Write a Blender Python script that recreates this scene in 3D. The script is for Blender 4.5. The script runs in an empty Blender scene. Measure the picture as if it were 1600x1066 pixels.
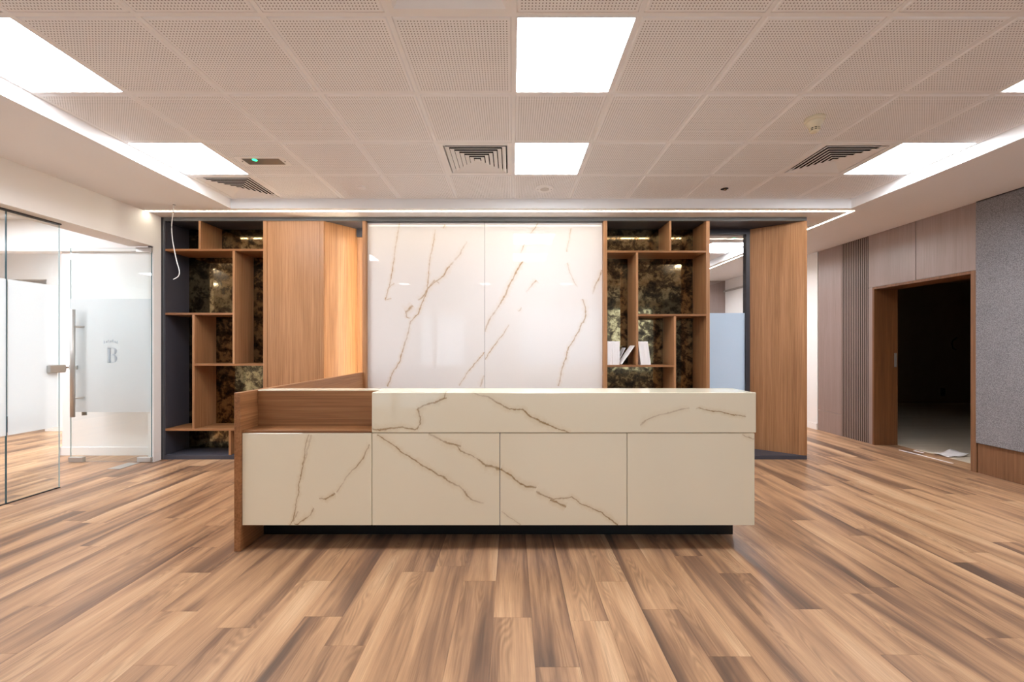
import bpy, bmesh, math, random
from mathutils import Vector, Matrix

random.seed(7)
SC = bpy.context.scene
COL = SC.collection

# ------------------------------------------------------------------ camera
cam_data = bpy.data.cameras.new('camera')
cam_data.sensor_fit = 'HORIZONTAL'
cam_data.sensor_width = 36.0
cam_data.lens = 638.0 / 1600.0 * 36.0
cam_data.shift_y = 10.5 / 1600.0
cam_data.clip_start = 0.05
cam = bpy.data.objects.new('camera', cam_data)
cam.location = (0, 0, 1.27)
cam.rotation_euler = (math.radians(90), 0, 0)
COL.objects.link(cam)
SC.camera = cam

# ------------------------------------------------------------------ world, exposure, light levels
world = bpy.data.worlds.new('world')
SC.world = world
world.use_nodes = True
world.node_tree.nodes['Background'].inputs[0].default_value = (0.74, 0.86, 1.0, 1)
world.node_tree.nodes['Background'].inputs[1].default_value = 2.6
SC.view_settings.view_transform = 'Standard'
SC.view_settings.look = 'None'
SC.view_settings.gamma = 1.0
SC.view_settings.use_curve_mapping = False
SC.view_settings.exposure = 0.0
PANEL_E = 30.0      # lobby ceiling panels
SIDE_E = 36.0       # unseen panels added to brighten the glazed room at the left
CORR_E = 52.0        # ceiling panels of the corridor behind the shelving
STRIP_E = 30.0      # linear LED profile
SPOT_E = 40.0       # two small downlights in the rear soffit
RECESS_E = 90.0     # upright LED in the niche beside the marble wall
SC.cycles.max_bounces = 12
SC.cycles.diffuse_bounces = 6
SC.cycles.glossy_bounces = 5
SC.cycles.transparent_max_bounces = 16
SC.cycles.caustics_reflective = False
SC.cycles.caustics_refractive = False
SC.cycles.sample_clamp_indirect = 6.0

# ------------------------------------------------------------------ helpers
BASE = {}            # world position of every object (only translations are used on parents)

def base_of(o):
    return BASE[o.name] if o is not None else Vector((0, 0, 0))

def srgb(r, g, b):
    def f(c):
        c /= 255.0
        return c / 12.92 if c <= 0.04045 else ((c + 0.055) / 1.055) ** 2.4
    return (f(r), f(g), f(b), 1.0)

class MB:
    """Collects boxes, prisms, tubes and lathes in world coordinates; build() links ONE mesh object."""
    def __init__(self):
        self.v = []; self.f = []; self.m = []; self.uv = None
    def add(self, vs, fs, mi=0):
        o = len(self.v)
        self.v += [tuple(p) for p in vs]
        for k, f in enumerate(fs):
            self.f.append([o + i for i in f])
            self.m.append(mi[k] if isinstance(mi, (list, tuple)) else mi)
        return self
    def box(self, x0, x1, y0, y1, z0, z1, mi=0):
        vs = [(x, y, z) for z in (z0, z1) for y in (y0, y1) for x in (x0, x1)]
        fs = [(0, 2, 3, 1), (4, 5, 7, 6), (0, 1, 5, 4), (1, 3, 7, 5), (3, 2, 6, 7), (2, 0, 4, 6)]
        return self.add(vs, fs, mi)
    def cbox(self, x0, x1, y0, y1, z0, z1, c=0.002, mi=0):
        """box with chamfered edges"""
        bm = bmesh.new()
        bmesh.ops.create_cube(bm, size=1.0)
        for v in bm.verts:
            v.co = Vector(((x0 + x1) / 2 + v.co.x * (x1 - x0), (y0 + y1) / 2 + v.co.y * (y1 - y0), (z0 + z1) / 2 + v.co.z * (z1 - z0)))
        bmesh.ops.bevel(bm, geom=bm.edges[:], offset=c, segments=1, affect='EDGES', profile=0.5)
        bm.verts.index_update()
        self.add([v.co.copy() for v in bm.verts], [[v.index for v in f.verts] for f in bm.faces], mi)
        bm.free()
        return self
    def prism(self, poly, z0, z1, mi=0):
        """poly in plan (counter-clockwise), extruded in z"""
        n = len(poly)
        vs = [(x, y, z0) for x, y in poly] + [(x, y, z1) for x, y in poly]
        fs = [tuple(reversed(range(n))), tuple(range(n, 2 * n))]
        fs += [(i, (i + 1) % n, n + (i + 1) % n, n + i) for i in range(n)]
        return self.add(vs, fs, mi)
    def prism_y(self, poly, y0, y1, mi=0):
        """poly in the x-z plane, extruded in y"""
        n = len(poly)
        vs = [(x, y0, z) for x, z in poly] + [(x, y1, z) for x, z in poly]
        fs = [tuple(range(n)), tuple(reversed(range(n, 2 * n)))]
        fs += [(i, n + i, n + (i + 1) % n, (i + 1) % n) for i in range(n)]
        return self.add(vs, fs, mi)
    def lathe(self, cx, cy, prof, n=28, mi=0):
        """prof: list of (radius, z), around a vertical axis"""
        vs = []; fs = []
        for r, z in prof:
            for i in range(n):
                a = 2 * math.pi * i / n
                vs.append((cx + r * math.cos(a), cy + r * math.sin(a), z))
        for k in range(len(prof) - 1):
            for i in range(n):
                j = (i + 1) % n
                fs.append((k * n + i, k * n + j, (k + 1) * n + j, (k + 1) * n + i))
        fs.append(tuple(reversed(range(n))))
        fs.append(tuple((len(prof) - 1) * n + i for i in range(n)))
        return self.add(vs, fs, mi)
    def tube(self, pts, r, n=8, mi=0):
        pts = [Vector(p) for p in pts]
        vs = []; fs = []
        up = Vector((0, 0, 1))
        for k, p in enumerate(pts):
            a = pts[max(k - 1, 0)]; b = pts[min(k + 1, len(pts) - 1)]
            t = (b - a).normalized()
            s = t.cross(up)
            if s.length < 1e-4:
                s = t.cross(Vector((0, 1, 0)))
            s.normalize(); w = s.cross(t).normalized()
            for i in range(n):
                q = 2 * math.pi * i / n
                vs.append(p + s * (r * math.cos(q)) + w * (r * math.sin(q)))
        for k in range(len(pts) - 1):
            for i in range(n):
                j = (i + 1) % n
                fs.append((k * n + i, k * n + j, (k + 1) * n + j, (k + 1) * n + i))
        fs.append(tuple(reversed(range(n))))
        fs.append(tuple((len(pts) - 1) * n + i for i in range(n)))
        return self.add(vs, fs, mi)
    def mesh(self, name, mats, off=Vector((0, 0, 0)), smooth=False):
        me = bpy.data.meshes.new(name)
        me.from_pydata([(Vector(p) - off)[:] for p in self.v], [], self.f)
        for m in (mats if isinstance(mats, (list, tuple)) else [mats]):
            me.materials.append(m)
        me.polygons.foreach_set('material_index', self.m)
        if smooth:
            me.polygons.foreach_set('use_smooth', [True] * len(self.f))
        bm = bmesh.new(); bm.from_mesh(me)
        bmesh.ops.recalc_face_normals(bm, faces=bm.faces[:])
        bm.to_mesh(me); bm.free()
        me.update()
        return me
    def build(self, name, mats, parent=None, smooth=False):
        b = base_of(parent)
        me = self.mesh(name, mats, b, smooth)
        o = bpy.data.objects.new(name, me)
        COL.objects.link(o)
        if parent is not None:
            o.parent = parent
        BASE[o.name] = b.copy()
        return o

def props(o, label=None, cat=None, group=None, kind=None):
    if label: o['label'] = label
    if cat: o['category'] = cat
    if group: o['group'] = group
    if kind: o['kind'] = kind
    return o

def empty(name, loc):
    o = bpy.data.objects.new(name, None)
    o.empty_display_size = 0.1
    COL.objects.link(o)
    o.location = loc
    BASE[o.name] = Vector(loc)
    return o

def thing(name, label, cat, loc, group=None):
    return props(empty(name, loc), label, cat, group)

def structure(name, loc=(0, 0, 0), label=None):
    return props(empty(name, loc), label, None, None, 'structure')

def place(name, me, loc, parent=None):
    """another object on shared mesh data"""
    o = bpy.data.objects.new(name, me)
    COL.objects.link(o)
    b = base_of(parent)
    if parent is not None:
        o.parent = parent
    o.location = Vector(loc) - b
    BASE[o.name] = Vector(loc)
    return o

def copy_tree(o, parent=None, loc=None):
    c = o.copy()
    COL.objects.link(c)
    if parent is not None:
        c.parent = parent
    if loc is not None:
        c.location = loc
    for ch in list(o.children):
        copy_tree(ch, c)
    return c

# ------------------------------------------------------------------ materials
class NT:
    def __init__(self, name):
        self.m = bpy.data.materials.new(name)
        self.m.use_nodes = True
        self.t = self.m.node_tree
        self.b = self.t.nodes['Principled BSDF']
        self.out = self.t.nodes['Material Output']
    def n(self, kind, **kw):
        nd = self.t.nodes.new('ShaderNode' + kind)
        for k, v in kw.items():
            setattr(nd, k, v)
        return nd
    def l(self, a, b):
        self.t.links.new(a, b)
    def put(self, sock, v):
        if hasattr(v, 'is_output'):
            self.l(v, sock)
        else:
            sock.default_value = v
    def math(self, op, a, b=None, clamp=False):
        nd = self.n('Math', operation=op, use_clamp=clamp)
        self.put(nd.inputs[0], a)
        if b is not None: self.put(nd.inputs[1], b)
        return nd.outputs[0]
    def vec(self, op, a, b=None):
        nd = self.n('VectorMath', operation=op)
        self.put(nd.inputs[0], a)
        if b is not None: self.put(nd.inputs[1], b)
        return nd.outputs['Value'] if op == 'DOT_PRODUCT' else nd.outputs['Vector']
    def noise(self, v, scale, detail=4.0, rough=0.55, dist=0.0):
        nd = self.n('TexNoise')
        self.put(nd.inputs['Vector'], v)
        nd.inputs['Scale'].default_value = scale
        nd.inputs['Detail'].default_value = detail
        nd.inputs['Roughness'].default_value = rough
        nd.inputs['Distortion'].default_value = dist
        return nd
    def ramp(self, fac, stops):
        nd = self.n('ValToRGB')
        self.put(nd.inputs[0], fac)
        e = nd.color_ramp.elements
        e[0].position, e[0].color = stops[0]
        e[1].position, e[1].color = stops[-1]
        for p, c in stops[1:-1]:
            x = e.new(p); x.color = c
        return nd.outputs[0]
    def maprange(self, v, a, b, c, d, interp='LINEAR'):
        nd = self.n('MapRange', interpolation_type=interp)
        self.put(nd.inputs['Value'], v)
        for k, x in zip(('From Min', 'From Max', 'To Min', 'To Max'), (a, b, c, d)):
            nd.inputs[k].default_value = x
        return nd.outputs[0]
    def mix(self, fac, a, b, blend='MIX'):
        nd = self.n('Mix', data_type='RGBA', blend_type=blend)
        self.put(nd.inputs[0], fac); self.put(nd.inputs[6], a); self.put(nd.inputs[7], b)
        return nd.outputs[2]
    def bump(self, h, strength=0.2, dist=0.002):
        nd = self.n('Bump')
        nd.inputs['Strength'].default_value = strength
        nd.inputs['Distance'].default_value = dist
        self.l(h, nd.inputs['Height'])
        self.l(nd.outputs[0], self.b.inputs['Normal'])
    def set(self, color=None, rough=None, metal=None, spec=None, coat=None, coat_rough=None):
        b = self.b
        if color is not None: self.put(b.inputs['Base Color'], color)
        if rough is not None: self.put(b.inputs['Roughness'], rough)
        if metal is not None: self.put(b.inputs['Metallic'], metal)
        if spec is not None: b.inputs['Specular IOR Level'].default_value = spec
        if coat is not None: b.inputs['Coat Weight'].default_value = coat
        if coat_rough is not None: b.inputs['Coat Roughness'].default_value = coat_rough
        return self

def paint(name, c, rough=0.6, spec=0.3, bump=0.03, metal=0.0):
    """plain coat with a trace of roller texture"""
    t = NT(name)
    tc = t.n('TexCoord').outputs['Object']
    nz = t.noise(tc, 180.0, 3.0)
    big = t.noise(tc, 1.3, 2.0)
    col = t.mix(t.maprange(big.outputs[0], 0.3, 0.7, 0.0, 0.06), c, tuple(x * 0.86 for x in c[:3]) + (1,))
    t.set(col, rough, metal, spec)
    if bump: t.bump(nz.outputs[0], bump, 0.001)
    return t.m

def emit(name, c, strength):
    t = NT(name)
    e = t.n('Emission')
    e.inputs[0].default_value = c
    e.inputs[1].default_value = strength
    t.l(e.outputs[0], t.out.inputs[0])
    return t.m

def veneer(name, dark, mid, light, axis='Z', rough=0.42, spec=0.4, scale=1.0, contrast=1.0):
    """wood veneer; axis = direction the grain runs in"""
    t = NT(name)
    tc = t.n('TexCoord').outputs['Object']
    a = {'X': 0, 'Y': 1, 'Z': 2}[axis]
    def st(cross, along):
        s = [cross * scale] * 3; s[a] = along * scale
        return t.vec('MULTIPLY', tc, tuple(s))
    g1 = t.noise(st(95, 1.6), 1.0, 5.0, 0.6)
    g2 = t.noise(st(300, 5.0), 1.0, 2.0, 0.5)
    g3 = t.noise(st(7, 0.35), 1.0, 3.0, 0.5, 0.4)
    f = t.math('ADD', t.math('MULTIPLY', g1.outputs[0], 0.5), t.math('MULTIPLY', g3.outputs[0], 0.35))
    f = t.math('ADD', f, t.math('MULTIPLY', g2.outputs[0], 0.15))
    w = 0.16 / contrast
    col = t.ramp(f, [(0.5 - w, dark), (0.5, mid), (0.5 + w, light)])
    t.set(col, rough, None, spec)
    t.bump(g1.outputs[0], 0.12, 0.0006)
    return t.m

def marble(name, off, veins, base_c, vein_c, core_c, rough=0.02):
    """white slab; each vein is (half width, [(x, z, strength), ...]) in world metres"""
    t = NT(name)
    p = t.vec('ADD', t.n('TexCoord').outputs['Object'], tuple(off))
    dn = t.noise(p, 9.0, 5.0, 0.65)
    d = t.vec('MULTIPLY', t.vec('SUBTRACT', dn.outputs['Color'], (0.5, 0.5, 0.5)), (0.045, 0.0, 0.045))
    q = t.vec('ADD', p, d)
    br = t.noise(p, 26.0, 4.0, 0.6).outputs[0]
    wid = t.maprange(br, 0.3, 0.7, 0.55, 1.5)
    core = halo = None
    for hw, pts in veins:
        if len(pts) < 2: continue
        ax, az, _ = pts[0]; bx, bz, _ = pts[-1]
        L = math.hypot(bx - ax, bz - az)
        dx, dz = (bx - ax) / L, (bz - az) / L
        nx, nz = -dz, dx
        us = [((x - ax) * dx + (z - az) * dz) / L for x, z, _ in pts]
        vs = [(x - ax) * nx + (z - az) * nz for x, z, _ in pts]
        R = max(abs(v) for v in vs) * 1.15 + 0.01
        u = t.math('ADD', t.vec('DOT_PRODUCT', q, (dx / L, 0, dz / L)), -(ax * dx + az * dz) / L)
        v = t.vec('DOT_PRODUCT', q, (nx, 0, nz))
        v = t.math('ADD', v, -(ax * nx + az * nz))
        fc = t.n('FloatCurve'); fa = t.n('FloatCurve')
        pc = []; pa = [(0.0, 0.0)]
        last = -1
        for (uu, vv, (_, _, al)) in zip(us, vs, pts):
            uu = max(uu, last + 0.004); last = uu
            pc.append((uu, vv / R * 0.5 + 0.5))
            pa.append((min(max(uu, 0.012), 0.988), al))
        pa.append((1.0, 0.0))
        for nd, pl in ((fc, pc), (fa, pa)):
            mp = nd.mapping; cv = mp.curves[0]
            cv.points[0].location = pl[0]; cv.points[1].location = pl[-1]
            for x, y in pl[1:-1]:
                cv.points.new(x, y)
            for k in cv.points: k.handle_type = 'VECTOR'
            mp.extend = 'HORIZONTAL'
            mp.update()
            t.l(u, nd.inputs['Value'])
        cen = t.math('MULTIPLY', t.math('SUBTRACT', fc.outputs[0], 0.5), 2 * R)
        dist = t.math('ABSOLUTE', t.math('SUBTRACT', v, cen))
        dist = t.math('DIVIDE', dist, wid)
        c = t.math('MULTIPLY', t.maprange(dist, hw * 0.15, hw * 1.55, 1.0, 0.0, 'SMOOTHSTEP'), fa.outputs[0])
        h = t.math('MULTIPLY', t.maprange(dist, 0.0, hw * 6.0 + 0.008, 1.0, 0.0, 'SMOOTHSTEP'), fa.outputs[0])
        core = c if core is None else t.math('MAXIMUM', core, c)
        halo = h if halo is None else t.math('MAXIMUM', halo, h)
    cloud = t.noise(p, 1.6, 3.0, 0.5).outputs[0]
    col = t.mix(t.maprange(cloud, 0.35, 0.7, 0.0, 0.35), base_c, tuple(x * 0.93 for x in base_c[:3]) + (1,))
    if core is not None:
        col = t.mix(t.math('MULTIPLY', halo, 0.26), col, vein_c)
        col = t.mix(t.math('MULTIPLY', core, t.maprange(br, 0.25, 0.65, 0.55, 0.95)), col, core_c)
    t.set(col, rough, None, 0.5)
    return t.m

def clear_glass(name, tint, refl=0.04):
    t = NT(name)
    tr = t.n('BsdfTransparent'); tr.inputs[0].default_value = tint
    gl = t.n('BsdfGlossy'); gl.inputs['Roughness'].default_value = 0.0
    gl.inputs[0].default_value = (1, 1, 1, 1)
    lw = t.n('LayerWeight'); lw.inputs[0].default_value = 0.5
    f5 = t.math('POWER', lw.outputs['Facing'], 5.0)
    fac = t.math('ADD', t.math('MULTIPLY', f5, 1.0 - refl), refl)
    mx = t.n('MixShader')
    t.l(fac, mx.inputs[0]); t.l(tr.outputs[0], mx.inputs[1]); t.l(gl.outputs[0], mx.inputs[2])
    t.l(mx.outputs[0], t.out.inputs[0])
    return t.m

def film(name, c, clear=0.12):
    """frosted film: scatters light both ways, lets a little straight through"""
    t = NT(name)
    tl = t.n('BsdfTranslucent'); tl.inputs[0].default_value = c
    df = t.n('BsdfDiffuse'); df.inputs[0].default_value = c
    tr = t.n('BsdfTransparent'); tr.inputs[0].default_value = c
    m1 = t.n('MixShader'); m1.inputs[0].default_value = 0.22
    t.l(tl.outputs[0], m1.inputs[1]); t.l(df.outputs[0], m1.inputs[2])
    m2 = t.n('MixShader'); m2.inputs[0].default_value = clear
    t.l(m1.outputs[0], m2.inputs[1]); t.l(tr.outputs[0], m2.inputs[2])
    t.l(m2.outputs[0], t.out.inputs[0])
    return t.m

def plank_material(name, per_object):
    t = NT(name)
    uv = t.n('UVMap').outputs[0]
    if per_object:
        r = t.n('ObjectInfo').outputs['Random']
    else:
        at = t.n('Attribute'); at.attribute_name = 'plank_random'
        r = at.outputs['Fac']
    r2 = t.math('FRACT', t.math('MULTIPLY', r, 17.31))
    off = t.n('CombineXYZ')
    t.l(t.math('MULTIPLY', r, 53.0), off.inputs[0]); t.l(t.math('MULTIPLY', r2, 71.0), off.inputs[1])
    t.l(t.math('MULTIPLY', r, 29.0), off.inputs[2])
    def st(cx, cy):
        return t.vec('ADD', t.vec('MULTIPLY', uv, (cx, cy, 1.0)), off.outputs[0])
    band = t.noise(st(8.0, 0.75), 1.0, 4.0, 0.5, 0.5).outputs[0]        # broad smoky streaks
    grain = t.noise(st(260.0, 6.0), 1.0, 3.0, 0.6).outputs[0]            # fine pores
    mid = t.noise(st(60.0, 1.6), 1.0, 4.0, 0.6).outputs[0]
    warp = t.noise(st(6.0, 0.9), 1.0, 2.0, 0.5, 0.15).outputs[0]          # cathedral figure
    rings = t.math('SINE', t.math('MULTIPLY', warp, 190.0))
    rings = t.math('MULTIPLY', t.math('ADD', rings, 1.0), 0.5)
    where = t.maprange(t.noise(st(9.0, 1.1), 1.3, 1.0).outputs[0], 0.50, 0.66, 0.0, 1.0, 'SMOOTHSTEP')
    tone = t.math('ADD', t.math('MULTIPLY', t.math('SUBTRACT', r2, 0.5), 0.14), band)
    tone = t.math('ADD', tone, t.math('MULTIPLY', t.math('SUBTRACT', mid, 0.5), 0.22))
    col = t.ramp(tone, [(0.28, srgb(96, 76, 64)), (0.39, srgb(136, 104, 82)), (0.48, srgb(178, 138, 105)), (0.60, srgb(202, 160, 122)), (0.76, srgb(222, 186, 148))])
    g = t.maprange(grain, 0.35, 0.65, 0.0, 1.0)
    col = t.mix(t.math('MULTIPLY', g, 0.30), col, srgb(126, 92, 68))
    col = t.mix(t.math('MULTIPLY', t.math('MULTIPLY', rings, where), 0.38), col, srgb(104, 76, 56))
    t.set(col, t.maprange(mid, 0.3, 0.7, 0.30, 0.40), None, 0.42)
    t.bump(grain, 0.05, 0.0005)
    return t.m

M = {}
M['white'] = paint('white_wall_paint', srgb(244, 242, 240))
M['soffit'] = paint('soffit_paint', srgb(246, 246, 247))
M['offwhite'] = paint('tile_grid_enamel', srgb(246, 246, 247), 0.5, 0.3, 0.0)
M['metalwhite'] = paint('diffuser_enamel', srgb(246, 245, 244), 0.35, 0.4, 0.0)
M['black'] = paint('matt_black', srgb(16, 15, 15), 0.6, 0.25, 0.0)
M['plinth'] = paint('black_plinth_laminate', srgb(12, 12, 13), 0.3, 0.4, 0.0)
M['charcoal'] = paint('charcoal_laminate', srgb(68, 67, 75), 0.5, 0.35, 0.08)
M['steel_grey'] = paint('grey_steel_frame', srgb(98, 100, 104), 0.4, 0.5, 0.0, 0.6)
M['frame_dark'] = paint('dark_window_frame', srgb(58, 56, 62), 0.4, 0.4, 0.0)
M['chrome'] = paint('brushed_steel', srgb(190, 188, 184), 0.4, 0.5, 0.0, 0.7)
M['cream'] = paint('cream_plastic', srgb(226, 214, 186), 0.4, 0.4, 0.0)
M['speaker'] = paint('speaker_grille', srgb(206, 199, 192), 0.6, 0.3, 0.0)
M['dark_room'] = paint('dark_room_paint', srgb(158, 144, 124), 0.8, 0.2)
M['paper'] = paint('white_paper', srgb(244, 240, 240), 0.7, 0.2, 0.0)
M['print'] = paint('brochure_edge', srgb(196, 189, 198), 0.6, 0.3, 0.0)
M['brass'] = paint('dull_brass', srgb(120, 84, 50), 0.35, 0.5, 0.0, 1.0)
M['green_led'] = emit('green_pilot_led', (0.05, 1.0, 0.35, 1), 3.0)
M['smoked'] = paint('smoked_lens', srgb(122, 116, 108), 0.15, 0.5, 0.0)
M['wood'] = veneer('teak_veneer_upright', srgb(128, 88, 56), srgb(161, 115, 77), srgb(186, 138, 98), 'Z')
M['wood_x'] = veneer('teak_veneer_level', srgb(112, 74, 44), srgb(146, 100, 62), srgb(172, 124, 82), 'X')
M['wood_y'] = veneer('teak_veneer_long', srgb(118, 78, 46), srgb(150, 102, 64), srgb(176, 126, 84), 'Y')
M['walnut'] = veneer('greyed_walnut_veneer', srgb(128, 110, 104), srgb(150, 131, 125), srgb(165, 146, 140), 'Z', 0.36, 0.5, 1.5, 0.6)
M['wood_dark'] = veneer('brown_walnut_veneer', srgb(100, 70, 48), srgb(124, 88, 62), srgb(144, 106, 76), 'Z')
M['jamb'] = veneer('jamb_walnut_veneer', srgb(92, 58, 34), srgb(118, 76, 44), srgb(140, 94, 58), 'Z', 0.45)
M['pale_floor'] = veneer('pale_laminate', srgb(210, 196, 176), srgb(228, 214, 194), srgb(236, 226, 208), 'X', 0.5)
M['glass'] = clear_glass('clear_glass', (0.965, 0.985, 0.98, 1))
M['glass_window'] = clear_glass('window_glass', (0.95, 0.97, 0.98, 1), 0.08)
M['glass_edge'] = paint('green_glass_edge', srgb(70, 112, 124), 0.15, 0.5, 0.0)
M['pale_edge'] = paint('pale_glass_edge', srgb(176, 204, 208), 0.15, 0.5, 0.0)
M['slat_side'] = paint('slat_core', srgb(58, 46, 42), 0.7, 0.2, 0.0)
M['film'] = film('frosted_film', (0.95, 0.975, 0.99, 1), 0.42)
M['film_blue'] = film('frosted_film_window', (0.78, 0.88, 0.98, 1), 0.05)
M['film_mark'] = film('frosted_mark', (0.66, 0.70, 0.74, 1), 0.0)
M['panel_light'] = emit('ceiling_panel_diffuser', (0.93, 0.96, 1.0, 1), PANEL_E)
M['side_fill_light'] = emit('side_room_fill_panel', (0.88, 0.93, 1.0, 1), SIDE_E)
M['alcove_fill_light'] = emit('alcove_fill_panel', (0.90, 0.94, 1.0, 1), SIDE_E * 2.6)
M['corridor_light'] = emit('corridor_panel_diffuser', (0.95, 0.96, 1.0, 1), CORR_E)
M['strip'] = emit('led_profile', (1.0, 0.90, 0.72, 1), STRIP_E)
M['recess_led'] = emit('warm_led_tape', (1.0, 0.91, 0.70, 1), RECESS_E)
M['spot'] = emit('downlight_lens', (1.0, 0.97, 0.93, 1), SPOT_E)

def perforated(name):
    """34 x 34 holes of 6.5 mm on a 16 mm pitch, in a plain border"""
    t = NT(name)
    tc = t.n('TexCoord').outputs['Object']
    s = t.n('SeparateXYZ'); t.l(tc, s.inputs[0])
    P = 0.016
    d2 = None; inside = None
    for k in (0, 1):
        q = t.math('DIVIDE', s.outputs[k], P)
        fr = t.math('SUBTRACT', t.math('FRACT', t.math('ADD', q, 100.0)), 0.5)
        sq = t.math('MULTIPLY', fr, fr)
        d2 = sq if d2 is None else t.math('ADD', d2, sq)
        ok = t.math('LESS_THAN', t.math('ABSOLUTE', s.outputs[k]), 17 * P)
        inside = ok if inside is None else t.math('MULTIPLY', inside, ok)
    hole = t.math('MULTIPLY', t.math('LESS_THAN', d2, 0.185 ** 2), inside)
    col = t.mix(hole, srgb(247, 247, 248), srgb(104, 94, 90))
    t.set(col, 0.65, None, 0.25)
    return t.m
M['tile'] = perforated('perforated_tile')

def antique_mirror(name):
    t = NT(name)
    tc = t.n('TexCoord').outputs['Object']
    a = t.noise(tc, 9.0, 6.0, 0.62, 0.6).outputs[0]
    b = t.noise(tc, 30.0, 4.0, 0.6, 0.4).outputs[0]
    f = t.math('ADD', t.math('MULTIPLY', a, 0.7), t.math('MULTIPLY', b, 0.3))
    col = t.ramp(f, [(0.38, srgb(48, 40, 32)), (0.49, srgb(96, 80, 58)), (0.53, srgb(146, 126, 90)), (0.68, srgb(182, 162, 122))])
    rg = t.maprange(f, 0.40, 0.60, 0.14, 0.03)
    t.set(col, rg, 1.0, 0.5)
    return t.m
M['mirror'] = antique_mirror('antique_bronze_mirror')

def felt(name):
    t = NT(name)
    tc = t.n('TexCoord').outputs['Object']
    a = t.noise(tc, 120.0, 5.0, 0.75).outputs[0]
    b = t.noise(tc, 3.0, 3.0, 0.5).outputs[0]
    f = t.math('ADD', t.math('MULTIPLY', a, 0.92), t.math('MULTIPLY', b, 0.08))
    t.set(t.ramp(f, [(0.36, srgb(96, 95, 99)), (0.64, srgb(158, 156, 160))]), 0.95, None, 0.1)
    t.bump(a, 0.5, 0.003)
    return t.m
M['felt'] = felt('grey_felt')
PLANK = plank_material('oak_look_plank', True)
PLANK_FAR = plank_material('oak_look_plank_far', False)

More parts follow.
